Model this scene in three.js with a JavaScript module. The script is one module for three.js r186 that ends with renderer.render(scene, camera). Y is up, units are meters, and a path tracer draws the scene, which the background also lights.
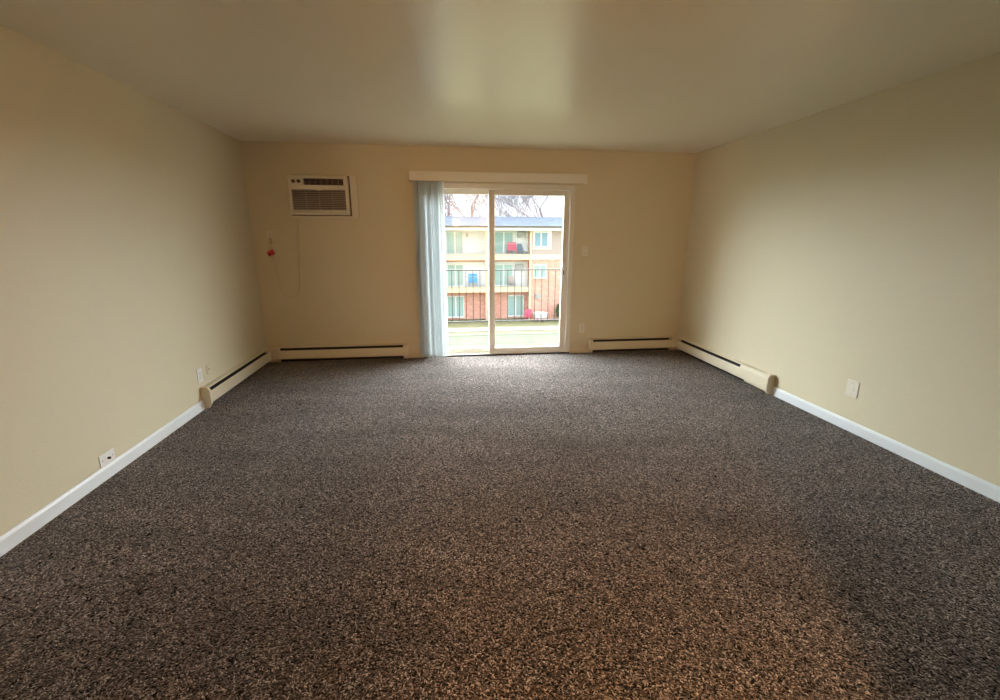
import * as THREE from 'three';
import { RoundedBoxGeometry } from 'three/addons/geometries/RoundedBoxGeometry.js';
import { mergeGeometries } from 'three/addons/utils/BufferGeometryUtils.js';
import { ImprovedNoise } from 'three/addons/math/ImprovedNoise.js';

const scene = new THREE.Scene();
// ---------------------------------------------------------------- camera
const camera = new THREE.PerspectiveCamera(76.12, 1000 / 700, 0.05, 600);
camera.rotation.order = 'YXZ';
camera.position.set(0, 1.438, 0);
camera.rotation.set(THREE.MathUtils.degToRad(-14.0145), THREE.MathUtils.degToRad(-7.3176), 0.0015);
// ---------------------------------------------------------------- sky: plain overcast, three times as bright overhead as at the horizon
const SKY_HORIZON = 1.3;
{
  const w = 64, h = 128, d = new Float32Array(w * h * 4);
  for (let y = 0; y < h; y++) {
    const e = Math.sin(((y + 0.5) / h - 0.5) * Math.PI), l = SKY_HORIZON * (e > 0 ? 1 + 2 * e : 1);
    for (let x = 0; x < w; x++) d.set([0.93 * l, 0.985 * l, 1.05 * l, 1], (y * w + x) * 4);
  }
  const t = new THREE.DataTexture(d, w, h, THREE.RGBAFormat, THREE.FloatType);
  t.mapping = THREE.EquirectangularReflectionMapping; t.magFilter = THREE.LinearFilter; t.needsUpdate = true;
  scene.background = t;
}
// ---------------------------------------------------------------- sun: behind thin cloud, facing the glass door, very soft
const sun = new THREE.DirectionalLight(new THREE.Color(0.95, 1, 1.02), 60);
sun.position.set(4, 16, -46); sun.target.position.set(0.7, 1, -5);
sun.shadow.radius = 275; sun.castShadow = true; sun.shadow.mapSize.set(2048, 2048);
Object.assign(sun.shadow.camera, { left: -30, right: 30, top: 30, bottom: -30, near: 1, far: 140 });
scene.add(sun, sun.target);
const renderer = new THREE.WebGLRenderer({ antialias: true });
renderer.toneMapping = THREE.LinearToneMapping;
renderer.toneMappingExposure = 1.3;
renderer.shadowMap.enabled = true;

// ---------------------------------------------------------------- helpers
let seed = 7;
const rnd = () => { seed = (seed * 1664525 + 1013904223) % 4294967296; return seed / 4294967296; };
const rr = (a, b) => a + (b - a) * rnd();
const noise = new ImprovedNoise();
const taken = new Map();
function numbered(name) {
  const n = taken.get(name) ?? 0; taken.set(name, n + 1);
  return n ? name + '_' + String(n).padStart(3, '0') : name;
}
function uvm(g) {   // uv in metres from the face direction
  const p = g.attributes.position, n = g.attributes.normal, uv = new Float32Array(p.count * 2);
  for (let i = 0; i < p.count; i++) {
    const ax = Math.abs(n.getX(i)), ay = Math.abs(n.getY(i)), az = Math.abs(n.getZ(i));
    const [u, v] = ay > ax && ay > az ? [p.getX(i), p.getZ(i)] : ax > az ? [p.getZ(i), p.getY(i)] : [p.getX(i), p.getY(i)];
    uv[2 * i] = u; uv[2 * i + 1] = v;
  }
  g.setAttribute('uv', new THREE.BufferAttribute(uv, 2));
  return g;
}
function bx(x0, x1, y0, y1, z0, z1, r = 0) {
  const w = Math.abs(x1 - x0), h = Math.abs(y1 - y0), d = Math.abs(z1 - z0);
  const g = r ? new RoundedBoxGeometry(w, h, d, 2, Math.min(r, w / 2.01, h / 2.01, d / 2.01)) : new THREE.BoxGeometry(w, h, d);
  g.translate((x0 + x1) / 2, (y0 + y1) / 2, (z0 + z1) / 2);
  return uvm(g);
}
const merge = (list) => list.length === 1 ? list[0] : mergeGeometries(list.map((g) => { const c = g.index ? g.toNonIndexed() : g; for (const k of Object.keys(c.attributes)) if (!['position', 'normal', 'uv'].includes(k)) c.deleteAttribute(k); return c; }));
function prism(points, length, axis = 'x') {   // outline of [z, y] points swept along local x from 0 to length
  const s = new THREE.Shape(points.map(([z, y]) => new THREE.Vector2(z, y)));
  const g = new THREE.ExtrudeGeometry(s, { depth: length, bevelEnabled: false });
  // shape x -> z, shape y -> y, depth -> x   (mirrored, so turn instead: x' = depth, z' = shape x)
  g.applyMatrix4(new THREE.Matrix4().set(0, 0, -1, length, 0, 1, 0, 0, 1, 0, 0, 0, 0, 0, 0, 1));
  g.computeVertexNormals();
  return uvm(g);
}
function bar(a, b, r0, r1 = r0, sides = 6) {
  const A = new THREE.Vector3(...a), B = new THREE.Vector3(...b), d = B.clone().sub(A), l = d.length();
  const g = new THREE.CylinderGeometry(r1, r0, l, sides, 1, false);
  g.translate(0, l / 2, 0);
  g.applyQuaternion(new THREE.Quaternion().setFromUnitVectors(new THREE.Vector3(0, 1, 0), d.normalize()));
  g.translate(A.x, A.y, A.z);
  return g;
}
const tube = (pts, r, seg = 40, sides = 8) => new THREE.TubeGeometry(new THREE.CatmullRomCurve3(pts.map((p) => new THREE.Vector3(...p))), seg, r, sides);
function shade(o) { o.castShadow = o.receiveShadow = true; return o; }
function part(parent, name, geo, mat, label) {   // geometry in the parent's own axes
  const m = shade(new THREE.Mesh(geo, mat)); m.name = name; parent.add(m);
  if (label) m.userData.label = label;
  return m;
}
function wpart(root, name, geo, mat, label) {    // geometry in world axes, root (or its ancestor) not turned
  let o = root, off = new THREE.Vector3();
  while (o && o !== scene) { off.add(o.position); o = o.parent; }
  const g = geo.clone(); g.translate(-off.x, -off.y, -off.z);
  return part(root, name, g, mat, label);
}
function thing(name, label, category, pos = [0, 0, 0], turn = 0, group) {
  const o = new THREE.Group(); o.name = numbered(name); o.position.set(...pos); o.rotation.y = turn;
  o.userData = { label, category }; if (group) o.userData.group = group;
  scene.add(o); return o;
}
function struct(name, geo, mat, label, category) {
  const m = shade(new THREE.Mesh(geo, mat)); m.name = name; m.userData = { kind: 'structure', label, category };
  scene.add(m); return m;
}
// ---------------------------------------------------------------- textures
function dataTex(w, h, fn, srgb = false) {
  const d = new Uint8Array(w * h * 4);
  for (let y = 0; y < h; y++) for (let x = 0; x < w; x++) { const c = fn(x, y); d.set([c[0], c[1], c[2], 255], (y * w + x) * 4); }
  const t = new THREE.DataTexture(d, w, h); t.magFilter = THREE.LinearFilter; t.wrapS = t.wrapT = THREE.RepeatWrapping;
  if (srgb) t.colorSpace = THREE.SRGBColorSpace;
  t.needsUpdate = true; return t;
}
const rep = (t, u, v) => { const c = t.clone(); c.repeat.set(u, v); c.needsUpdate = true; return c; };
// periodic value noise
function lattice(n) { const a = new Float32Array(n * n); for (let i = 0; i < a.length; i++) a[i] = rnd(); return a; }
function tnoise(a, n, x, y) {
  const xi = Math.floor(x), yi = Math.floor(y), fx = x - xi, fy = y - yi, s = (t) => t * t * (3 - 2 * t), m = (k) => ((k % n) + n) % n;
  const g = (i, j) => a[m(j) * n + m(i)], u = s(fx), v = s(fy);
  return (g(xi, yi) * (1 - u) + g(xi + 1, yi) * u) * (1 - v) + (g(xi, yi + 1) * (1 - u) + g(xi + 1, yi + 1) * u) * v;
}
const L64 = lattice(64), L128 = lattice(128), L16 = lattice(16);
const peel = dataTex(512, 512, (x, y) => { const v = 255 * (0.6 * tnoise(L128, 128, x / 4, y / 4) + 0.4 * tnoise(L64, 64, x / 8, y / 8)); return [v, v, v]; });

// carpet: twisted yarn ends of several browns, stamped one by one into a 2 m tile
const CARPET_N = 2048, CARPET_M = 2.2;
function carpetMaps() {
  const N = CARPET_N, h = new Float32Array(N * N), col = new Uint8Array(N * N * 4);
  const tones = [[43, 37, 35], [72, 63, 60], [109, 97, 92], [151, 137, 130], [196, 182, 174], [238, 226, 218]];
  const share = [0.2, 0.42, 0.62, 0.8, 0.93, 1];
  for (let i = 0; i < N * N; i++) { col[4 * i] = 26; col[4 * i + 1] = 22; col[4 * i + 2] = 20; col[4 * i + 3] = 255; h[i] = 0; }
  const count = 175000;
  for (let k = 0; k < count; k++) {
    const cx = rnd() * N, cy = rnd() * N, a = rnd() * Math.PI, ca = Math.cos(a), sa = Math.sin(a);
    const L = rr(3.6, 7.2), W = rr(1.6, 2.6), q = rnd(), tone = tones[share.findIndex((s) => q < s)], top = rr(0.55, 1), bend = rr(-0.05, 0.05);
    const R = Math.ceil(L);
    for (let dy = -R; dy <= R; dy++) for (let dx = -R; dx <= R; dx++) {
      const u = dx * ca + dy * sa, v = -dx * sa + dy * ca + bend * u * u, e = (u * u) / (L * L) + (v * v) / (W * W);
      if (e >= 1) continue;
      const i = ((Math.round(cy + dy) + N) % N) * N + ((Math.round(cx + dx) + N) % N), z = top * Math.sqrt(1 - e);
      if (z <= h[i]) continue;
      h[i] = z;
      const f = 0.9 + 0.2 * Math.sin(u * 1.6 + v * 0.8) * 0.5;
      for (let c = 0; c < 3; c++) col[4 * i + c] = Math.min(255, tone[c] * f);
    }
  }
  const hb = new Uint8Array(N * N * 4);
  for (let i = 0; i < N * N; i++) { const v = Math.min(255, h[i] * 255); hb[4 * i] = hb[4 * i + 1] = hb[4 * i + 2] = v; hb[4 * i + 3] = 255; }
  const mk = (d) => { const t = new THREE.DataTexture(d, N, N); t.magFilter = THREE.LinearFilter; t.wrapS = t.wrapT = THREE.RepeatWrapping; t.repeat.set(1 / CARPET_M, 1 / CARPET_M); t.needsUpdate = true; return t; };
  const map = mk(col); map.colorSpace = THREE.SRGBColorSpace;
  return [map, mk(hb)];
}
const [carpetMap, carpetBump] = carpetMaps();

const brickTex = dataTex(512, 512, (x, y) => {
  const row = Math.floor(y / 32), xx = (x + (row % 2) * 42.67) % 512, ci = Math.floor(xx / 85.34), fx = xx % 85.34, fy = y % 32;
  if (fx < 5 || fy < 5) return [222, 208, 198];
  const t = L64[(row * 7 + ci * 13) % 4096] - 0.5, f = tnoise(L128, 128, x / 4, y / 4) - 0.5;
  return [224 + 26 * t + 14 * f, 152 + 38 * t + 16 * f, 132 + 36 * t + 16 * f];
}, true);
const grassTex = dataTex(512, 512, (x, y) => {
  const f = tnoise(L128, 128, x / 4, y / 4), c = tnoise(L16, 16, x / 32, y / 32), e = tnoise(L64, 64, x / 8, y / 8);
  const v = 0.65 + 0.35 * f + 0.25 * (e - 0.5);
  return [(116 + 24 * c) * v, (118 + 12 * c) * v, (88 + 12 * c) * v];
}, true);
const woodTex = dataTex(512, 512, (x, y) => {
  const g = tnoise(L128, 128, x / 64, y / 4) * 0.6 + tnoise(L64, 64, x / 128, y / 2.67) * 0.4, s = tnoise(L16, 16, x / 32, y / 32);
  const v = 0.7 + 0.45 * g, k = s > 0.62 ? (s - 0.62) * 2 : 0;
  return [76 * v, (78 + 8 * k) * v, (68 - 14 * k) * v];
}, true);
const shingleTex = dataTex(256, 256, (x, y) => {
  const row = Math.floor(y / 16), v = 0.8 + 0.4 * L64[(row * 31 + Math.floor((x + row * 11) / 24) * 7) % 4096] * (y % 16 < 2 ? 0.6 : 1);
  return [62 * v, 68 * v, 78 * v];
}, true);
const barkTex = dataTex(128, 128, (x, y) => { const v = 0.7 + 0.6 * tnoise(L64, 64, x / 2, y / 8); return [132 * v, 130 * v, 136 * v]; }, true);

// ---------------------------------------------------------------- materials
const S = (o) => new THREE.MeshStandardMaterial(o), P = (o) => new THREE.MeshPhysicalMaterial(o);
const rgb = (r, g, b) => new THREE.Color().setRGB(r, g, b);
const M = {
  wall: P({ color: rgb(0.70, 0.622, 0.448), roughness: 0.6, bumpMap: rep(peel, 2.2, 2.2), bumpScale: 0.0007 }),
  ceiling: P({ color: rgb(0.82, 0.76, 0.62), roughness: 0.28, bumpMap: rep(peel, 1.6, 1.6), bumpScale: 0.0005 }),
  carpet: P({ color: rgb(1, 1, 1), map: carpetMap, bumpMap: carpetBump, bumpScale: 0.006, roughness: 0.95, specularIntensity: 0.3, sheen: 0.75, sheenColor: rgb(1, 0.99, 0.98), sheenRoughness: 0.36, vertexColors: true }),
  trim: P({ color: rgb(0.80, 0.84, 0.87), roughness: 0.4 }),
  paintedTrim: P({ color: rgb(0.71, 0.62, 0.45), roughness: 0.45 }),
  vinyl: P({ color: rgb(0.80, 0.76, 0.67), roughness: 0.35 }),
  heater: P({ color: rgb(0.73, 0.65, 0.49), roughness: 0.4 }),
  dark: S({ color: rgb(0.012, 0.01, 0.009), roughness: 0.9 }),
  rubber: S({ color: rgb(0.02, 0.018, 0.017), roughness: 0.8 }),
  fin: S({ color: rgb(0.03, 0.022, 0.018), roughness: 0.7, metalness: 0.3 }),
  glass: P({ color: rgb(0.97, 0.99, 0.985), roughness: 0, transmission: 1, thickness: 0, ior: 1.5 }),
  vane: P({ color: rgb(0.66, 0.72, 0.74), roughness: 0.9, transmission: 0.16, thickness: 0, side: THREE.DoubleSide }),
  chrome: P({ color: rgb(0.8, 0.8, 0.8), roughness: 0.2, metalness: 1 }),
  plastic: P({ color: rgb(0.78, 0.73, 0.62), roughness: 0.35 }),
  whitePlate: P({ color: rgb(0.82, 0.8, 0.77), roughness: 0.35 }),
  acBody: P({ color: rgb(0.76, 0.70, 0.56), roughness: 0.4 }),
  acGrille: P({ color: rgb(0.36, 0.30, 0.25), roughness: 0.5 }),
  acLouver: P({ color: rgb(0.13, 0.075, 0.07), roughness: 0.5 }),
  red: P({ color: rgb(0.62, 0.025, 0.02), roughness: 0.4 }),
  cord: P({ color: rgb(0.68, 0.6, 0.45), roughness: 0.5 }),
  iron: P({ color: rgb(0.02, 0.02, 0.022), roughness: 0.6 }),
  deck: P({ map: rep(woodTex, 0.9, 0.9), roughness: 1, specularIntensity: 0.15 }),
  brick: S({ map: rep(brickTex, 1 / 1.28, 1 / 1.28), roughness: 0.9 }),
  siding: S({ color: rgb(0.84, 0.86, 0.87), roughness: 0.7 }),
  brownSiding: S({ color: rgb(0.47, 0.38, 0.36), roughness: 0.8 }),
  whiteTrim: S({ color: rgb(0.8, 0.8, 0.79), roughness: 0.6 }),
  tan: S({ color: rgb(0.78, 0.63, 0.43), roughness: 0.8 }),
  soffit: S({ color: rgb(0.35, 0.3, 0.24), roughness: 0.9 }),
  gutter: S({ color: rgb(0.1, 0.08, 0.07), roughness: 0.6 }),
  shingle: P({ map: rep(shingleTex, 0.25, 0.25), roughness: 1, specularIntensity: 0.15 }),
  farGlass: P({ color: rgb(0.34, 0.50, 0.49), roughness: 0.12 }),
  farGlassBlue: P({ color: rgb(0.22, 0.36, 0.45), roughness: 0.12 }),
  curtain: S({ color: rgb(0.5, 0.62, 0.6), roughness: 0.9 }),
  greyMetal: S({ color: rgb(0.4, 0.4, 0.4), roughness: 0.6 }),
  grass: P({ map: rep(grassTex, 0.35, 0.35), roughness: 1, specularIntensity: 0.1 }),
  concrete: P({ color: rgb(0.2, 0.2, 0.19), roughness: 1, specularIntensity: 0.15 }),
  bark: S({ map: rep(barkTex, 1, 1), roughness: 1 }),
  pink: S({ color: rgb(0.72, 0.1, 0.2), roughness: 0.6 }),
  blue: S({ color: rgb(0.03, 0.38, 0.72), roughness: 0.5 }),
  navy: S({ color: rgb(0.12, 0.2, 0.3), roughness: 0.6 }),
  chairWhite: S({ color: rgb(0.7, 0.72, 0.74), roughness: 0.6 }),
  leaf: S({ color: rgb(0.1, 0.15, 0.06), roughness: 0.9 }),
  globe: P({ color: rgb(0.9, 0.8, 0.65), roughness: 0.5, emissive: rgb(1, 0.55, 0.22), emissiveIntensity: 4 }),
  brass: P({ color: rgb(0.5, 0.36, 0.16), roughness: 0.35, metalness: 1 }),
};

// ================================================================ the room
const D = 5.452, XL = -2.085, XR = 3.084, H = 2.44;
const RZ = 0.55, NZ = 2.4, NX = -1.0;      // rear wall, end and left side of the nook behind the camera
{ // floor
  const nx = 90, nz = 130, z1 = NZ + 0.2, w = XR - XL + 0.4, dz = z1 + D;
  const top = new THREE.PlaneGeometry(w, dz, nx, nz); top.rotateX(-Math.PI / 2); top.translate((XL + XR) / 2, 0, (z1 - D) / 2);
  const p = top.attributes.position, uv = top.attributes.uv, c = new Float32Array(p.count * 3);
  for (let i = 0; i < p.count; i++) {
    const x = p.getX(i), z = p.getZ(i);
    uv.setXY(i, x, z);
    // trodden and vacuumed patches of the pile, a little lighter or darker
    const n = noise.noise(x * 0.8 + z * 0.5, z * 3.4 - x * 0.7, 3.1) * 0.55 + noise.noise(x * 1.9, z * 6.5 - x * 1.2, 8.4) * 0.5 + noise.noise(x * 7, z * 9, 1.7) * 0.25;
    const f = 1.0 + 0.48 * n;
    c.set([f, f, f], i * 3);
  }
  top.setAttribute('color', new THREE.BufferAttribute(c, 3));
  const f = struct('floor', top, M.carpet, 'dark brown flecked twist pile carpet covering the whole room', 'carpet');
  part(f, 'floor_slab', bx(XL - 0.2, XR + 0.2, -0.25, -0.004, -D - 0.13, z1), M.concrete);
}
struct('ceiling', bx(XL - 0.2, XR + 0.2, H, H + 0.25, -D - 0.13, NZ + 0.2), M.ceiling, 'smooth cream ceiling with a satin sheen from the glass door', 'ceiling');
struct('wall_left', bx(XL - 0.2, XL, 0, H, -D - 0.13, RZ + 0.1), M.wall, 'cream painted wall left of the room with low outlets', 'wall');
struct('wall_right', bx(XR, XR + 0.2, 0, H, -D - 0.13, -0.3), M.wall, 'cream painted wall right of the room with one outlet', 'wall');
const DX0 = -0.245, DX1 = 1.6, DTOP = 2.05;  // rough opening of the sliding door
{
  const s = new THREE.Shape([[XL, 0], [DX0, 0], [DX0, DTOP], [DX1, DTOP], [DX1, 0], [XR, 0], [XR, H], [XL, H]].map((a) => new THREE.Vector2(...a)));
  const g = new THREE.ExtrudeGeometry(s, { depth: 0.13, bevelEnabled: false }); g.translate(0, 0, -D - 0.13);
  struct('wall_back', uvm(g), M.wall, 'tan looking end wall around the sliding glass door', 'wall');
}
struct('wall_rear', bx(XL, 0.28, 0, H, RZ, RZ + 0.1), M.wall, 'cream wall behind the camera beside the dining nook', 'wall');
struct('wall_closet', merge([bx(1.1, XR, 0, H, -0.4, -0.3), bx(1.1, 1.2, 0, H, -0.3, NZ)]), M.wall, 'cream wall corner right behind the camera', 'wall');
struct('wall_nook_end', bx(NX - 0.1, 1.2, 0, H, NZ, NZ + 0.1), M.wall, 'cream end wall of the dining nook', 'wall');
struct('wall_nook_side', bx(NX - 0.1, NX, 0, H, RZ + 0.1, NZ), M.wall, 'cream side wall of the dining nook', 'wall');

// baseboards: flat board with a bevelled top edge
const boardOutline = (h) => [[0, 0], [0.0135, 0], [0.0135, h * 0.8], [0.009, h * 0.94], [0.005, h], [0, h]];
function baseboard(name, len, pos, turn, mat, h, label) {
  const m = struct(name, prism(boardOutline(h), len), mat, label, 'baseboard');
  m.position.set(...pos); m.rotation.y = turn;
}
const HL = -3.93, HR = -3.66, HBL = -0.44, HBR = 1.845;   // where the heaters end
baseboard('baseboard_left', RZ - HL, [XL, 0, RZ], Math.PI / 2, M.trim, 0.083, 'white baseboard along the left wall');
baseboard('baseboard_right', -0.4 - HR, [XR, 0, HR], -Math.PI / 2, M.trim, 0.083, 'white baseboard along the right wall');
baseboard('baseboard_back', DX0 - 0.003 - HBL, [HBL, 0, -D], 0, M.paintedTrim, 0.075, 'short cream baseboard left of the glass door behind the blinds');
baseboard('baseboard_back_001', HBR - DX1 - 0.003, [DX1 + 0.003, 0, -D], 0, M.paintedTrim, 0.075, 'short cream baseboard between the glass door and right heater');

// ================================================================ sliding glass door
{
  const door = new THREE.Group(); door.name = 'door_1'; door.position.set((DX0 + DX1) / 2, 0, -D);
  door.userData = { kind: 'structure', label: 'white vinyl sliding glass door with two tall panes', category: 'door' };
  scene.add(door);
  const zi = -D + 0.012, zo = -D - 0.125, r = 0.004;
  wpart(door, 'side_jamb', bx(DX0, DX0 + 0.055, 0, DTOP, zo, zi, r), M.vinyl);
  wpart(door, 'side_jamb', bx(DX1 - 0.055, DX1, 0, DTOP, zo, zi, r), M.vinyl);
  wpart(door, 'head_jamb', bx(DX0 + 0.055, DX1 - 0.055, DTOP - 0.055, DTOP, zo, zi, r), M.vinyl);
  wpart(door, 'sill', merge([bx(DX0 + 0.055, DX1 - 0.055, -0.02, 0.022, zo, -D - 0.004, 0.003), bx(DX0 + 0.055, DX1 - 0.055, 0.02, 0.036, -D - 0.068, -D - 0.062)]), M.vinyl);
  wpart(door, 'threshold_strip', bx(DX0, DX1, 0.001, 0.014, -D - 0.003, -D + 0.016, 0.002), M.rubber, 'black rubber strip at the carpet edge');
  function panel(name, x0, x1, y0, y1, z0, z1, sl, sr, top, bot) {
    const g = new THREE.Group(); g.name = name; door.add(g);
    wpart(g, 'stile', bx(x0, x0 + sl, y0, y1, z0, z1, r), M.vinyl);
    wpart(g, 'stile', bx(x1 - sr, x1, y0, y1, z0, z1, r), M.vinyl);
    wpart(g, 'top_rail', bx(x0 + sl, x1 - sr, y1 - top, y1, z0, z1, r), M.vinyl);
    wpart(g, 'bottom_rail', bx(x0 + sl, x1 - sr, y0, y0 + bot, z0, z1, r), M.vinyl);
    const zc = (z0 + z1) / 2;
    wpart(g, 'glass_pane', bx(x0 + sl - 0.005, x1 - sr + 0.005, y0 + bot - 0.005, y1 - top + 0.005, zc - 0.003, zc + 0.003), M.glass);
    return g;
  }
  panel('fixed_panel', DX0 + 0.055, 0.64, 0.036, DTOP - 0.055, -D - 0.11, -D - 0.072, 0.06, 0.05, 0.055, 0.05);
  const sl = panel('sliding_panel', 0.566, DX1 - 0.058, 0.024, DTOP - 0.058, -D - 0.056, -D - 0.02, 0.072, 0.07, 0.06, 0.068);
  const hx = DX1 - 0.058 - 0.052, hy = 1.03, hz = -D - 0.02;
  const h = wpart(sl, 'handle', merge([
    bx(hx - 0.014, hx + 0.014, hy - 0.12, hy + 0.12, hz, hz + 0.012, 0.004),
    tube([[hx, hy - 0.1, hz + 0.01], [hx - 0.022, hy - 0.085, hz + 0.045], [hx - 0.036, hy, hz + 0.056], [hx - 0.022, hy + 0.085, hz + 0.045], [hx, hy + 0.1, hz + 0.01]], 0.008, 24, 8)]), M.whitePlate, 'white D shaped pull handle');
  const latch = part(h, 'latch', h.geometry.clone(), M.iron); latch.geometry = bx(-0.006, 0.006, -0.03, 0.03, 0, 0.02, 0.003);
  latch.geometry.translate(hx - door.position.x, hy - door.position.y, hz + 0.01 - door.position.z);
}

// ================================================================ vertical blind
{
  const b = thing('vertical_blind', 'white vertical blind drawn to the left of the glass door under its valance', 'blind', [0.69, 2.06, -D]);
  const vx0 = -0.332, vx1 = 1.712, vy0 = 2.062, vy1 = 2.162, vz = -D + 0.1;
  wpart(b, 'valance', merge([bx(vx0, vx1, vy0, vy1, vz - 0.012, vz, 0.003), bx(vx0, vx0 + 0.012, vy0, vy1, -D + 0.001, vz - 0.01), bx(vx1 - 0.012, vx1, vy0, vy1, -D + 0.001, vz - 0.01), bx(vx0 + 0.01, vx1 - 0.01, vy1 - 0.01, vy1 - 0.001, -D + 0.001, vz - 0.01)]), M.vinyl, 'cream valance board');
  wpart(b, 'headrail', bx(vx0 + 0.03, vx1 - 0.03, 2.105, 2.145, -D + 0.035, -D + 0.075, 0.003), M.trim);
  const vaneGeo = (() => {
    const w = 0.089, len = 2.065, seg = 8, g = new THREE.PlaneGeometry(w, len, seg, 1), p = g.attributes.position;
    for (let i = 0; i < p.count; i++) { const u = p.getX(i) / (w / 2); p.setZ(i, 0.007 * (1 - u * u)); }
    g.translate(0, -len / 2, 0); g.computeVertexNormals(); return g;
  })();
  const n = 13;
  for (let i = 0; i < n; i++) {
    const x = -0.268 + i * 0.0215 + rr(-0.006, 0.006);
    const v = part(b, 'vane', vaneGeo, M.vane); v.position.set(x - 0.69, 2.088 - 2.06, 0.057 + rr(-0.002, 0.002));
    v.rotation.y = THREE.MathUtils.degToRad(66 + rr(-20, 16));
  }
  const lead = part(b, 'vane', vaneGeo, M.vane, 'lead vane turned towards the room'); lead.position.set(0.022 - 0.69, 0.028, 0.056); lead.rotation.y = THREE.MathUtils.degToRad(52);
  wpart(b, 'wand', bar([0.03, 2.08, -D + 0.085], [0.035, 0.95, -D + 0.088], 0.0035, 0.0035, 8), M.whitePlate);
}

// ================================================================ through-wall air conditioner
{
  const a = thing('air_conditioner', 'cream wall air conditioner with brown grille high on the back wall', 'air conditioner', [-1.3, 1.68, -D]);
  const zf = -D + 0.105;
  const x0 = -1.622, x1 = -1.0, y0 = 1.688, y1 = 2.098;
  const s = new THREE.Shape([[-1.645, 1.66], [-0.915, 1.66], [-0.915, 2.108], [-1.645, 2.108]].map((q) => new THREE.Vector2(...q)));
  const fr = new THREE.ExtrudeGeometry(s, { depth: 0.018, bevelEnabled: true, bevelSize: 0.004, bevelThickness: 0.004, bevelSegments: 2 }); fr.translate(0, 0, -D + 0.004);
  wpart(a, 'wall_sleeve', uvm(fr), M.acBody);
  // case: frame bars around the openings
  const gx0 = x0 + 0.035, gx1 = x1 - 0.028, gy0 = y0 + 0.05, gy1 = y0 + 0.262;      // intake grille
  const lx0 = x0 + 0.165, lx1 = x1 - 0.04, ly0 = y1 - 0.1, ly1 = y1 - 0.032;          // outlet louvre
  const zb = -D + 0.02;
  wpart(a, 'case', merge([
    bx(x0, gx0, y0, y1, zb, zf, 0.006), bx(gx1, x1, y0, y1, zb, zf, 0.006),
    bx(gx0 - 0.002, gx1 + 0.002, y0 + 0.034, gy0, zb, zf, 0.004), bx(gx0 - 0.002, gx1 + 0.002, y0, y0 + 0.028, zb, zf + 0.004, 0.006), bx(gx0 - 0.002, gx1 + 0.002, gy1, ly0, zb, zf + 0.003, 0.006),
    bx(gx0 - 0.002, gx1 + 0.002, ly1, y1, zb, zf, 0.006), bx(gx0 - 0.002, lx0, ly0 - 0.002, ly1 + 0.002, zb, zf - 0.004),
    bx(lx1, gx1 + 0.002, ly0 - 0.002, ly1 + 0.002, zb, zf, 0.004), bx(gx0, gx1, y0 + 0.01, y1 - 0.01, zb, zb + 0.03)]), M.acBody);
  wpart(a, 'gasket', bx(x0 - 0.008, x1 + 0.014, y0 - 0.008, y1 + 0.006, -D + 0.022, -D + 0.03), M.acLouver);
  wpart(a, 'filter', bx(gx0, gx1, gy0, gy1, zf - 0.03, zf - 0.022), M.acLouver);
  const gr = new THREE.Group(); gr.name = 'intake_grille'; a.add(gr);
  for (let i = 0; i < 11; i++) { const y = gy0 + 0.009 + i * (gy1 - gy0 - 0.018) / 10; wpart(gr, 'slat', bx(gx0, gx1, y - 0.0052, y + 0.0052, zf - 0.022, zf - 0.004, 0.002), M.acGrille); }
  for (let i = 1; i < 4; i++) { const x = gx0 + i * (gx1 - gx0) / 4; wpart(gr, 'divider', bx(x - 0.003, x + 0.003, gy0, gy1, zf - 0.02, zf - 0.001), M.acGrille); }
  const lv = new THREE.Group(); lv.name = 'outlet_louvre'; a.add(lv);
  wpart(lv, 'recess', bx(lx0, lx1, ly0, ly1, zf - 0.05, zf - 0.045), M.acLouver);
  for (let i = 0; i < 4; i++) { const y = ly0 + 0.01 + i * 0.016; wpart(lv, 'slat', bx(lx0, lx1, y - 0.002, y + 0.002, zf - 0.04, zf - 0.006), M.acLouver); }
  for (let i = 1; i < 7; i++) { const x = lx0 + i * (lx1 - lx0) / 7; wpart(lv, 'fin', bx(x - 0.0025, x + 0.0025, ly0, ly1, zf - 0.044, zf - 0.012), M.acGrille); }
  const cp = wpart(a, 'control_panel', bx(x0 + 0.03, lx0 - 0.012, ly0 + 0.002, ly1, zf - 0.006, zf + 0.001, 0.002), M.plastic);
  for (const [kx, ky] of [[x0 + 0.062, ly0 + 0.036], [x0 + 0.118, ly0 + 0.036]]) {
    const k = new THREE.CylinderGeometry(0.016, 0.018, 0.018, 20); k.rotateX(Math.PI / 2); k.translate(kx, ky, zf + 0.009);
    wpart(cp, 'knob', merge([k, bx(kx - 0.003, kx + 0.003, ky - 0.017, ky + 0.017, zf + 0.012, zf + 0.024, 0.002)]), M.acLouver, 'dark control knob');
  }
  wpart(a, 'filter_tab', bx(-1.33, -1.27, gy1 - 0.006, gy1 + 0.004, zf - 0.004, zf + 0.006, 0.002), M.acBody);
  // cord: from the plug down, round a loose loop and up to the case
  const cz = -D + 0.008;
  const cord = wpart(a, 'power_cord', tube([[-1.897, 1.40, -D + 0.04], [-1.905, 1.34, -D + 0.028], [-1.91, 1.30, -D + 0.018], [-1.905, 1.22, cz + 0.004], [-1.872, 1.08, cz], [-1.858, 0.93, cz], [-1.838, 0.83, cz], [-1.79, 0.783, cz], [-1.73, 0.775, cz], [-1.672, 0.81, cz], [-1.648, 0.87, cz], [-1.625, 1.05, cz], [-1.603, 1.35, cz], [-1.586, 1.6, cz], [-1.578, 1.665, cz + 0.006]], 0.0042, 120, 8), M.cord);
  wpart(cord, 'plug', bx(-1.917, -1.877, 1.375, 1.44, -D + 0.012, -D + 0.055, 0.008), M.cord);
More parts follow.
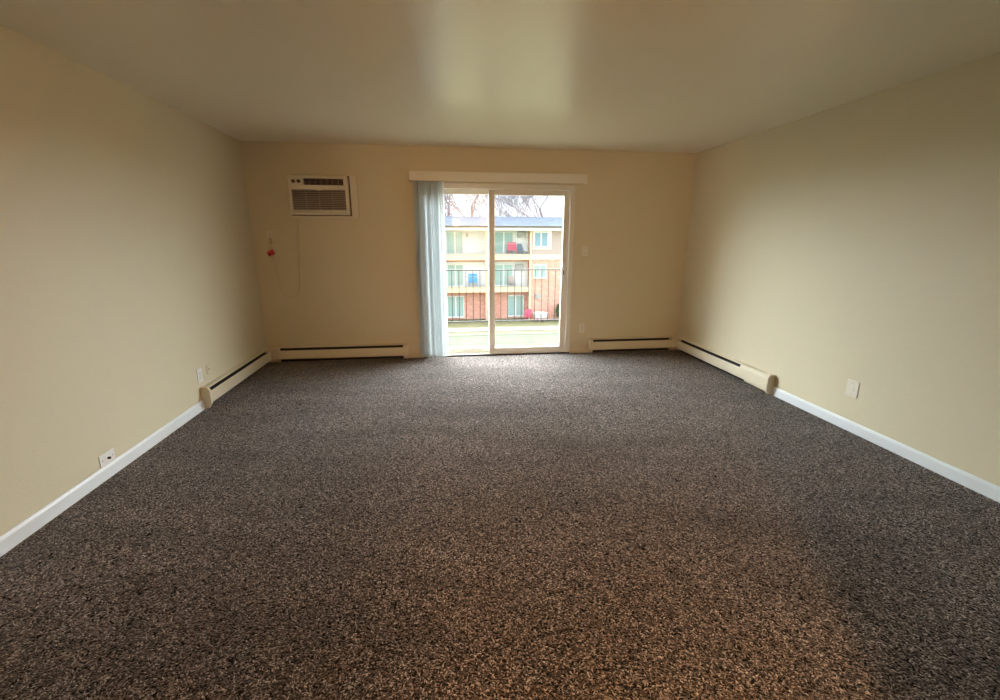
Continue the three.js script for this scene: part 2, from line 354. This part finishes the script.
  const sw = bx(-0.034, 0.034, -0.026, 0.026, 0, 0.03, 0.007); sw.rotateZ(0.45); sw.translate(-1.905, 1.275, -D + 0.006);
  wpart(cord, 'cord_switch', sw, M.red, 'red shock protector block on the cord');
  const btn = bx(-0.01, 0.01, -0.008, 0.008, 0.028, 0.034, 0.002); btn.rotateZ(0.45); btn.translate(-1.912, 1.262, -D + 0.006);
  wpart(cord, 'test_button', btn, M.dark);
}

// ================================================================ wall plates (front towards local +z)
function plate(name, label, category, pos, turn, w, h, mat, kind) {
  const t = thing(name, label, category, pos, turn);
  part(t, 'cover_plate', bx(-w / 2, w / 2, -h / 2, h / 2, 0.0005, 0.0065, 0.0025), mat);
  const sc = (x, y, parent = t) => { const g = new THREE.CylinderGeometry(0.0035, 0.0035, 0.002, 10); g.rotateX(Math.PI / 2); g.translate(x, y, 0.007); part(parent, 'screw', g, M.greyMetal); };
  if (kind === 'outlet') {
    for (const y of [-0.0195, 0.0195]) {
      const f = part(t, 'socket', bx(-0.0165, 0.0165, y - 0.014, y + 0.014, 0.004, 0.0085, 0.004), mat);
      part(f, 'slot', merge([bx(-0.0075, -0.0055, y - 0.002, y + 0.007, 0.008, 0.0088), bx(0.0055, 0.0075, y - 0.002, y + 0.007, 0.008, 0.0088), bx(-0.002, 0.002, y - 0.01, y - 0.006, 0.008, 0.0088)]), M.dark);
    }
    sc(0, 0);
  } else if (kind === 'switch') {
    const l = bx(-0.005, 0.005, -0.011, 0.011, 0, 0.016, 0.002); l.rotateX(-0.4); l.translate(0, 0.003, 0.005);
    part(t, 'toggle', l, M.whitePlate);
    part(t, 'toggle_frame', bx(-0.009, 0.009, -0.017, 0.017, 0.004, 0.0075, 0.001), M.plastic);
    sc(0, 0.03); sc(0, -0.03);
  } else if (kind === 'jack') {
    const g = new THREE.CylinderGeometry(0.0075, 0.0075, 0.012, 16); g.rotateX(Math.PI / 2); g.translate(0, 0, 0.016);
    part(t, 'jack', g, M.dark, 'black coax jack'); sc(0.042, 0); sc(-0.042, 0);
  } else if (kind === 'phone') {
    const f = part(t, 'jack_frame', bx(-0.013, 0.013, -0.014, 0.014, 0.005, 0.0085, 0.002), mat);
    part(f, 'jack_opening', bx(-0.006, 0.006, -0.006, 0.005, 0.0082, 0.009), M.dark); sc(0, 0.042); sc(0, -0.042);
  } else { // blank cover with a round boss
    const g = new THREE.CylinderGeometry(0.019, 0.02, 0.006, 28); g.rotateX(Math.PI / 2); g.translate(0, 0, 0.008);
    part(t, 'boss', g, mat); sc(0, 0.046); sc(0, -0.046);
  }
  return t;
}
const R90 = Math.PI / 2;
plate('wall_outlet', 'beige outlet under the air conditioner with its cord plugged in', 'outlet', [-1.897, 1.455, -D], 0, 0.074, 0.12, M.plastic, 'outlet');
plate('light_switch', 'beige light switch on the back wall right of the glass door', 'switch', [1.753, 1.29, -D], 0, 0.074, 0.12, M.plastic, 'switch');
plate('wall_outlet', 'beige outlet low on the back wall beside the glass door', 'outlet', [1.753, 0.325, -D], 0, 0.074, 0.12, M.plastic, 'outlet');
plate('wall_outlet', 'white wall plate above the end of the left wall heater', 'outlet', [XL, 0.298, -3.955], R90, 0.078, 0.125, M.whitePlate, 'outlet');
plate('phone_jack', 'cream painted jack plate beside the white plate above the left heater', 'wall plate', [XL, 0.31, -4.105], R90, 0.06, 0.08, M.paintedTrim, 'phone');
plate('cable_jack', 'white cable plate lying sideways on top of the left baseboard', 'wall plate', [XL, 0.122, -2.80], R90, 0.125, 0.075, M.whitePlate, 'jack');
plate('blank_plate', 'cream square wall plate alone on the right wall', 'wall plate', [XR, 0.33, -2.87], -R90, 0.098, 0.128, M.plastic, 'blank');

// ================================================================ baseboard heaters (wall at local z = 0, along local +x)
const HH = 0.188;
const capOutline = [[0.001, 0.006], [0.046, 0.006], [0.071, 0.045], [0.073, 0.055], [0.073, 0.155], [0.069, 0.168], [0.054, 0.19], [0.046, 0.193], [0.001, 0.193]];
function heater(label, pos, turn, len, opts) {
  const t = thing('baseboard_heater', label, 'heater', pos, turn);
  const a = opts.start ?? 0, b = len - (opts.end ?? 0);    // covered ends: caps or corner pieces
  const sweep = (o, x0, x1) => { const g = prism(o, x1 - x0); g.translate(x0, 0, 0); return g; };
  part(t, 'back_panel', sweep([[0.001, 0.002], [0.004, 0.002], [0.004, HH - 0.003], [0.001, HH - 0.003]], a, b), M.fin);
  part(t, 'hood', sweep([[0.001, HH - 0.002], [0.036, HH - 0.002], [0.046, HH - 0.006], [0.049, HH - 0.011], [0.0515, HH - 0.01], [0.048, HH - 0.003], [0.038, HH + 0.001], [0.001, HH + 0.001]], a, b), M.heater);
  part(t, 'front_cover', sweep([[0.05, 0.042], [0.0625, 0.045], [0.067, 0.054], [0.067, 0.137], [0.062, 0.151], [0.059, 0.15], [0.0635, 0.136], [0.0635, 0.055], [0.06, 0.048], [0.05, 0.045]], a, b), M.heater);
  part(t, 'liner', merge([bx(a, b, 0.03, 0.032, 0.004, 0.045), bx(a, b, 0.133, 0.135, 0.004, 0.05)]), M.fin);
  const fins = [bar([a, 0.085, 0.033], [b, 0.085, 0.033], 0.011, 0.011, 8)];
  for (let x = a + 0.02; x < b - 0.01; x += 0.012) fins.push(bx(x, x + 0.001, 0.055, 0.13, 0.008, 0.058));
  const fe = part(t, 'heating_element', merge(fins), M.fin); fe.userData.label = 'dark finned heating pipe behind the slot';
  for (const [x0, x1, kind] of opts.caps) {
    if (kind === 'plain') part(t, 'cover_section', sweep([[0.004, 0.042], [0.0625, 0.045], [0.0685, 0.054], [0.0685, 0.155], [0.065, 0.168], [0.052, HH - 0.002], [0.044, HH + 0.001], [0.004, HH + 0.001]], x0, x1), M.heater, 'closed cover section without a slot');
    else part(t, kind === 'corner' ? 'corner_piece' : 'end_cap', sweep(capOutline, x0, x1), M.heater);
  }
  return t;
}
const cd = 0.075;
heater('cream baseboard heater along the left wall', [XL, 0, -D + cd], -R90 + Math.PI, HL + D - cd, { start: 0.03, end: 0, caps: [[0, 0.03, 'cap']] }).position.set(XL, 0, HL);
heater('cream baseboard heater under the air conditioner on the back wall', [XL, 0, -D], 0, HBL - XL, { start: 0.15, end: 0.055, caps: [[0.0, 0.15, 'corner'], [HBL - XL - 0.055, HBL - XL, 'cap']] });
heater('cream baseboard heater on the back wall right of the glass door', [HBR, 0, -D], 0, XR - HBR, { start: 0.05, end: 0.13, caps: [[0, 0.05, 'cap'], [XR - HBR - 0.13, XR - HBR, 'corner']] });
heater('cream baseboard heater along the right wall', [XR, 0, -D + cd], -R90, HR + D - cd, { start: 0.02, end: 0.42, caps: [[HR + D - cd - 0.42, HR + D - cd - 0.035, 'plain'], [HR + D - cd - 0.035, HR + D - cd, 'cap']] });

// ================================================================ pendant lamp in the nook behind the camera
{
  const lx = 0.4, ly = 1.84, lz = 1.06;
  const t = thing('pendant_lamp', 'frosted globe pendant lamp glowing warm in the dining nook', 'lamp', [lx, ly, lz]);
  part(t, 'globe', new THREE.SphereGeometry(0.11, 32, 20), M.globe);
  part(t, 'neck', new THREE.LatheGeometry([[0, 0.17], [0.02, 0.17], [0.03, 0.14], [0.055, 0.115], [0.06, 0.09], [0.02, 0.09]].map((q) => new THREE.Vector2(...q)), 24), M.brass);
  part(t, 'stem', bar([0, 0.165, 0], [0, H - ly - 0.02, 0], 0.006, 0.006, 10), M.brass);
  part(t, 'ceiling_canopy', new THREE.LatheGeometry([[0, H - ly - 0.05], [0.02, H - ly - 0.045], [0.06, H - ly - 0.012], [0.065, H - ly - 0.001], [0, H - ly - 0.001]].map((q) => new THREE.Vector2(...q)), 28), M.brass);
  const l = new THREE.PointLight(new THREE.Color(1, 0.53, 0.22), 9); l.name = 'pendant_lamp'; l.castShadow = true; l.shadow.radius = 3; l.shadow.mapSize.set(1024, 1024);
  t.add(l);
}

// ================================================================ balcony outside the door
{
  const y = -0.05, z0 = -D - 0.14, z1 = -7.03, x0 = -1.0, x1 = 2.7;
  const t = thing('balcony_deck', 'weathered wooden balcony deck outside the glass door', 'deck', [(x0 + x1) / 2, y, (z0 + z1) / 2]);
  const n = 10, w = (z0 - z1) / n;
  for (let i = 0; i < n; i++) {
    const g = bx(x0, x1, y - 0.03, y + rr(-0.002, 0.002), z0 - (i + 1) * w + 0.004, z0 - i * w - 0.004, 0.004);
    const uv = g.attributes.uv, o = rr(0, 3); for (let k = 0; k < uv.count; k++) uv.setXY(k, uv.getX(k) + o, uv.getY(k));
    wpart(t, 'deck_board', g, M.deck);
  }
  wpart(t, 'rim_joist', bx(x0, x1, y - 0.26, y - 0.032, z1, z1 + 0.04), M.tan);
  for (let i = 0; i < 7; i++) { const x = x0 + 0.02 + i * (x1 - x0 - 0.08) / 6; wpart(t, 'joist', bx(x, x + 0.04, y - 0.24, y - 0.032, z1 + 0.041, z0), M.tan); }
  const r = thing('balcony_railing', 'black metal balcony railing with thin upright bars outside the glass door', 'railing', [(x0 + x1) / 2, y, -6.95]);
  const rz = -6.95, ty = 0.965, by = 0.165;
  wpart(r, 'top_rail', bx(x0 + 0.02, x1 - 0.02, ty - 0.009, ty + 0.009, rz - 0.016, rz + 0.016, 0.003), M.iron);
  wpart(r, 'bottom_rail', bx(x0 + 0.02, x1 - 0.02, by - 0.008, by + 0.008, rz - 0.012, rz + 0.012, 0.003), M.iron);
  for (const x of [x0 + 0.03, x1 - 0.03]) wpart(r, 'post', bx(x - 0.02, x + 0.02, y + 0.003, ty + 0.02, rz - 0.02, rz + 0.02, 0.003), M.iron);
  for (let x = x0 + 0.06 + 0.108; x < x1 - 0.06; x += 0.1085) wpart(r, 'baluster', bx(x - 0.005, x + 0.005, by + 0.005, ty - 0.005, rz - 0.005, rz + 0.005), M.iron);
  for (const x of [x0 + 0.03, x1 - 0.03]) {
    const side = [bx(x - 0.015, x + 0.015, ty - 0.012, ty + 0.012, rz + 0.02, z0), bx(x - 0.012, x + 0.012, by - 0.011, by + 0.011, rz + 0.02, z0)];
    for (let z = rz + 0.12; z < z0 - 0.03; z += 0.1085) side.push(bx(x - 0.006, x + 0.006, by, ty, z - 0.006, z + 0.006));
    wpart(r, 'side_rail', merge(side), M.iron);
  }
}

// ================================================================ courtyard
const GY = -5.45;
{
  const g = new THREE.PlaneGeometry(360, 300, 1, 1); g.rotateX(-R90); g.translate(0, GY, -100);
  const uv = g.attributes.uv, p = g.attributes.position; for (let i = 0; i < p.count; i++) uv.setXY(i, p.getX(i), p.getZ(i));
  struct('ground', g, M.grass, 'pale winter lawn of the courtyard', 'lawn');
  struct('path', bx(-40, 40, GY + 0.001, GY + 0.05, -34.6, -33.2), M.concrete, 'concrete path crossing the courtyard lawn', 'path');
}

// ================================================================ apartment block across the courtyard
{
  const B = thing('apartment_building', 'three storey brick and white siding apartment block seen through the glass door', 'building', [5, GY, -38]);
  const ZF = -38, ZR = -38.85, ZB = -48;
  const siding = (x0, x1, y0, y1, z, step = 0.2) => {   // lap siding: each course leans out at its foot
    const pts = [[0, y0]]; for (let y = y0; y < y1 - 1e-3; y += step) { const e = Math.min(y + step, y1); pts.push([0.03, y], [0.008, e]); } pts.push([0, y1]);
    const g = prism(pts, x1 - x0); g.translate(x0, 0, z); return g;
  };
  const levels = [0, -2.7, -5.4];
  const X0 = -12.4, X1 = 25;
  wpart(B, 'core_wall', bx(X0, X1, GY, 2.3, ZB, ZR - 0.02), M.brick);
  // roof with a shallow pitch, gutter and fascia
  const roof = prism([[ZF + 0.55, 2.32], [ZF + 0.55, 2.44], [-44, 3.46], [ZB - 0.5, 2.7], [ZB - 0.5, 2.32]], X1 - X0 + 1); roof.translate(X0 - 0.5, 0, 0);
  wpart(B, 'roof', roof, M.shingle);
  wpart(B, 'gutter', bx(X0 - 0.5, X1 + 0.5, 2.3, 2.44, ZF + 0.55, ZF + 0.66, 0.02), M.gutter);
  wpart(B, 'roof_fascia', bx(X0 - 0.5, X1 + 0.5, 2.08, 2.3, ZF + 0.02, ZF + 0.56), M.whiteTrim);
  function slider(x0, x1, y0, y1, z, mat = M.farGlass) {
    const d = wpart(B, 'patio_door', merge([bx(x0, x0 + 0.08, y0, y1, z, z + 0.08), bx(x1 - 0.08, x1, y0, y1, z, z + 0.08), bx(x0 + 0.08, x1 - 0.08, y1 - 0.09, y1, z, z + 0.08), bx(x0 + 0.08, x1 - 0.08, y0, y0 + 0.12, z, z + 0.08), bx((x0 + x1) / 2 - 0.06, (x0 + x1) / 2 + 0.06, y0 + 0.1, y1 - 0.08, z, z + 0.09)]), M.whiteTrim);
    for (const [a, b] of [[x0 + 0.08, (x0 + x1) / 2 - 0.06], [(x0 + x1) / 2 + 0.06, x1 - 0.08]]) part(d, 'pane', d.geometry, mat).geometry = (() => { const g = bx(a, b, y0 + 0.12, y1 - 0.09, z + 0.01, z + 0.04); g.translate(-5, -GY, 38); return g; })();
    return d;
  }
  function win(x0, x1, y0, y1, z, mat, trim = 0.08) {
    const d = wpart(B, 'window', merge([bx(x0 - trim, x0, y0 - trim, y1 + trim, z, z + 0.09), bx(x1, x1 + trim, y0 - trim, y1 + trim, z, z + 0.09), bx(x0, x1, y1, y1 + trim, z, z + 0.09), bx(x0, x1, y0 - trim * 1.3, y0, z, z + 0.12), bx((x0 + x1) / 2 - 0.04, (x0 + x1) / 2 + 0.04, y0, y1, z, z + 0.08)]), M.whiteTrim);
    for (const [a, b] of [[x0, (x0 + x1) / 2 - 0.04], [(x0 + x1) / 2 + 0.04, x1]]) part(d, 'pane', d.geometry, mat).geometry = (() => { const g = bx(a, b, y0, y1, z + 0.005, z + 0.03); g.translate(-5, -GY, 38); return g; })();
  }
  function rail(x0, x1, y) {
    const g = [bx(x0, x1, y + 1.0, y + 1.04, ZF + 0.05, ZF + 0.09), bx(x0, x1, y + 0.12, y + 0.15, ZF + 0.05, ZF + 0.09)];
    for (let x = x0 + 0.13; x < x1 - 0.05; x += 0.13) g.push(bx(x - 0.006, x + 0.006, y + 0.14, y + 1.01, ZF + 0.06, ZF + 0.08));
    wpart(B, 'balcony_rail', merge(g), M.greyMetal);
  }
  function balconyBay(x0, x1, doors, acs) {
    for (const [k, y] of levels.entries()) {
      const top = y + (k === 0 ? 2.3 : 2.2);
      if (k < 2) wpart(B, 'recess_wall', siding(x0, x1, y, top, ZR), M.siding, 'white lap siding'); else wpart(B, 'recess_wall', bx(x0, x1, GY, top, ZR - 0.01, ZR + 0.01), M.brick, 'brick wall');
      slider(doors[k][0], doors[k][1], y + 0.1, y + 2.02, ZR + 0.02);
      if (acs[k]) wpart(B, 'wall_unit', bx(acs[k], acs[k] + 0.68, y + 1.5, y + 1.98, ZR + 0.02, ZR + 0.3, 0.02), M.greyMetal, 'grey through wall air conditioner');
      if (k < 2) {
        wpart(B, 'balcony_floor', bx(x0, x1, y - 0.3, y + 0.02, ZR, ZF - 0.02), M.soffit);
        wpart(B, 'balcony_beam', bx(x0, x1, y - 0.32, y + 0.17, ZF - 0.02, ZF + 0.05), M.tan, 'tan wooden edge beam');
        rail(x0, x1, y + 0.02);
      }
    }
  }
  function solidBay(x0, x1, big) {
    wpart(B, 'brick_wall', bx(x0, x1, GY, -0.28, ZR, ZF), M.brick);
    wpart(B, 'siding_wall', siding(x0, x1, 0.08, 2.1, ZF - 0.03), M.brownSiding, 'brown lap siding');
    wpart(B, 'siding_backing', bx(x0, x1, -0.28, 2.1, ZR, ZF - 0.03), M.whiteTrim);
    wpart(B, 'trim_band', bx(x0, x1, -0.28, 0.08, ZF - 0.03, ZF + 0.08), M.whiteTrim);
    for (let x = x0 + 0.25; x + 1.2 < x1; x += 3.1) {
      wpart(B, 'window_surround', bx(x - 0.15, x + 1.45, 0.55, 2.08, ZF - 0.02, ZF + 0.03), M.whiteTrim);
      win(x, x + 1.08, 0.82, 1.9, ZF + 0.03, M.farGlassBlue);
      win(x, x + 1.0, -1.8, -0.78, ZF, M.farGlass);
      if (x > x0 + 1) win(x, x + 1.0, -4.6, -3.4, ZF, M.farGlass);
    }
  }
  const post = (x) => wpart(B, 'post', bx(x - 0.08, x + 0.08, GY, 2.1, ZF - 0.1, ZF + 0.08), M.tan, 'tan wooden post');
  // bays from left to right; the middle two balconies and the brick bay are the ones in view
  solidBay(-6.2, -0.35); balconyBay(-12.4, -6.2, [[-10.4, -8.6], [-10.4, -8.6], [-10.4, -8.6]], [0, 0, 0]);
  balconyBay(-0.35, 3.7, [[0.42, 1.86], [0.42, 1.86], [0.36, 1.84]], [0, 0, 0]);
  wpart(B, 'divider_wall', bx(3.7, 4.3, GY, 2.1, ZR, ZF + 0.0), M.siding, 'white divider between balconies');
  balconyBay(4.3, 7.4, [[4.45, 6.12], [4.45, 6.12], [5.62, 7.1]], [6.45, 6.3, 0]);
  solidBay(7.55, 13.6);
  balconyBay(13.6, 21, [[15, 16.8], [15, 16.8], [15, 16.8]], [0, 0, 0]);
  solidBay(21, 25);
  for (const x of [-0.35, 3.72, 7.47, 13.6, 21]) post(x);
  wpart(B, 'wall_lamp', bx(2.1, 2.25, 1.55, 1.85, ZR + 0.03, ZR + 0.18, 0.03), M.greyMetal);
  wpart(B, 'meter_box', bx(8.0, 8.4, -3.65, -3.2, ZF, ZF + 0.15, 0.02), M.greyMetal);
}

// ================================================================ things on those balconies and patios
function patioChair(name, label, pos, turn, mat, w = 0.56) {
  const t = thing(name, label, 'chair', pos, turn);
  part(t, 'seat', bx(-w / 2, w / 2, 0.38, 0.43, -0.25, 0.25, 0.02), mat);
  const b = bx(-w / 2, w / 2, 0, 0.55, -0.02, 0.02, 0.015); b.rotateX(-0.2); b.translate(0, 0.42, -0.25); part(t, 'backrest', b, mat);
  for (const sx of [-1, 1]) for (const sz of [-1, 1]) part(t, 'leg', bar([sx * (w / 2 - 0.03), 0, sz * 0.22], [sx * (w / 2 - 0.03), 0.39, sz * 0.22], 0.02, 0.02, 8), mat);
  for (const sx of [-1, 1]) part(t, 'armrest', bx(sx * w / 2 - 0.03, sx * w / 2 + 0.03, 0.6, 0.63, -0.28, 0.22, 0.01), mat);
  return t;
}
patioChair('patio_chair', 'bright blue patio chair on the middle balcony left of the door stile', [2.6, -2.68, -38.36], 0, M.blue, 0.75).scale.set(1, 1.25, 1);
patioChair('patio_chair', 'pink patio chair on the top balcony across the courtyard', [5.95, 0.02, -38.36], 0, M.pink, 0.7).scale.set(1.1, 1.15, 1);
patioChair('patio_chair', 'dark blue patio chair on the top balcony beside the pink one', [6.64, 0.02, -38.38], 0, M.navy, 0.4);
patioChair('patio_chair', 'white patio chair on the top balcony near the wooden post', [7.12, 0.02, -38.36], 0, M.chairWhite, 0.4);
patioChair('patio_chair', 'red patio chair on the ground patio beside the round table', [7.2, GY, -37.4], -0.3, M.pink, 0.5);
patioChair('patio_chair', 'brownish patio chair on the middle right balcony', [5.95, -2.68, -38.38], 0.2, M.brownSiding, 0.5);
{
  const t = thing('patio_table', 'white round patio table on the grass before the brick wall', 'table', [8.25, GY, -37.1]);
  const g = new THREE.CylinderGeometry(0.62, 0.62, 0.05, 28); g.translate(0, 0.72, 0); part(t, 'tabletop', g, M.chairWhite);
  part(t, 'skirt', new THREE.LatheGeometry([[0.6, 0.7], [0.58, 0.5], [0.56, 0.35]].map((q) => new THREE.Vector2(...q)), 28), M.chairWhite);
  for (let i = 0; i < 4; i++) { const a = i * R90 + 0.4; part(t, 'leg', bar([0.4 * Math.cos(a), 0, 0.4 * Math.sin(a)], [0.4 * Math.cos(a), 0.7, 0.4 * Math.sin(a)], 0.025, 0.025, 8), M.chairWhite); }
}
{ // shrub at the foot of the brick wall
  const t = thing('shrub', 'small green shrub at the foot of the brick wall', 'shrub', [10.2, GY, -37.2]);
  const leaves = [];
  for (let i = 0; i < 700; i++) {
    const a = rr(0, 6.283), e = Math.acos(rr(-1, 1)), r = 0.65 * Math.cbrt(rnd()), g = new THREE.CircleGeometry(rr(0.05, 0.1), 5);
    g.rotateX(rr(0, 3)); g.rotateY(rr(0, 6)); g.translate(r * Math.sin(e) * Math.cos(a), 0.85 + 0.9 * r * Math.cos(e) * 1.3, r * Math.sin(e) * Math.sin(a)); leaves.push(g);
  }
  const l = part(t, 'foliage', merge(leaves), M.leaf); l.userData.kind = 'stuff';
  for (let i = 0; i < 4; i++) part(t, 'stem', bar([0, 0, 0], [rr(-0.3, 0.3), 0.8, rr(-0.3, 0.3)], 0.03, 0.015, 6), M.bark);
}

// ================================================================ bare winter trees behind the block
function tree(label, x, z, height, s, lean = 0, most = 5) {
  seed = s;
  const t = thing('bare_tree', label, 'tree', [x, GY, z], 0, 'bare trees behind the apartment block');
  const trunk = [], limbs = [], twigs = [];
  const up = new THREE.Vector3();
  function grow(p, d, len, rad, depth) {
    let a = p.clone(), dir = d.clone(), r = rad;
    const n = depth === 0 ? 5 : 3;
    for (let i = 0; i < n; i++) {
      const b = a.clone().addScaledVector(dir, len / n), r1 = Math.max(r * (depth === 0 ? 0.9 : 0.82), 0.016);
      (depth === 0 ? trunk : depth < 3 ? limbs : twigs).push(bar(a.toArray(), b.toArray(), r, r1, depth < 2 ? 8 : 4));
      if (depth < most && (depth > 0 || i > 1)) {
        const kids = depth === 0 ? 2 : depth < 4 ? 1 + (rnd() < 0.45) : 2;
        for (let k = 0; k < kids; k++) {
          const side = new THREE.Vector3(rr(-1, 1), rr(-0.15, 0.7), rr(-1, 1)).normalize();
          grow(b, dir.clone().multiplyScalar(0.55).add(side.multiplyScalar(0.75)).normalize(), len * rr(0.52, 0.72), Math.max(r1 * rr(0.45, 0.6), 0.019), depth + 1);
        }
      }
      dir.add(up.set(rr(-0.18, 0.18) + lean * 0.05, rr(0, 0.16), rr(-0.18, 0.18))).normalize(); a = b; r = r1;
    }
  }
  grow(new THREE.Vector3(0, 0, 0), new THREE.Vector3(lean, 1, 0).normalize(), height * 0.62, height * 0.014, 0);
  part(t, 'trunk', uvm(merge(trunk)), M.bark); part(t, 'limbs', uvm(merge(limbs)), M.bark);
  const tw = part(t, 'twigs', uvm(merge(twigs)), M.bark); tw.userData.kind = 'stuff';
}
tree('bare tree behind the roof just left of the door stile', 4.3, -52, 17, 11);
tree('bare tree behind the roof at the left side of the fixed pane', 1.2, -55, 17, 23);
tree('bare tree rising above the roof at the far left', -3.5, -53, 16, 31);
tree('bare tree behind the roof just right of the door stile', 7.6, -60, 16, 47, 0, 4);
tree('bare tree behind the roof in the middle of the sliding pane', 10.8, -62, 16, 59, 0, 4);
tree('large bare tree above the roof at the right side of the sliding pane', 13.6, -51, 17, 67, -0.12);
tree('bare tree rising above the roof at the far right', 19.5, -55, 17, 73);

scene.traverse((o) => { if (o.isMesh) shade(o); });
renderer.render(scene, camera);
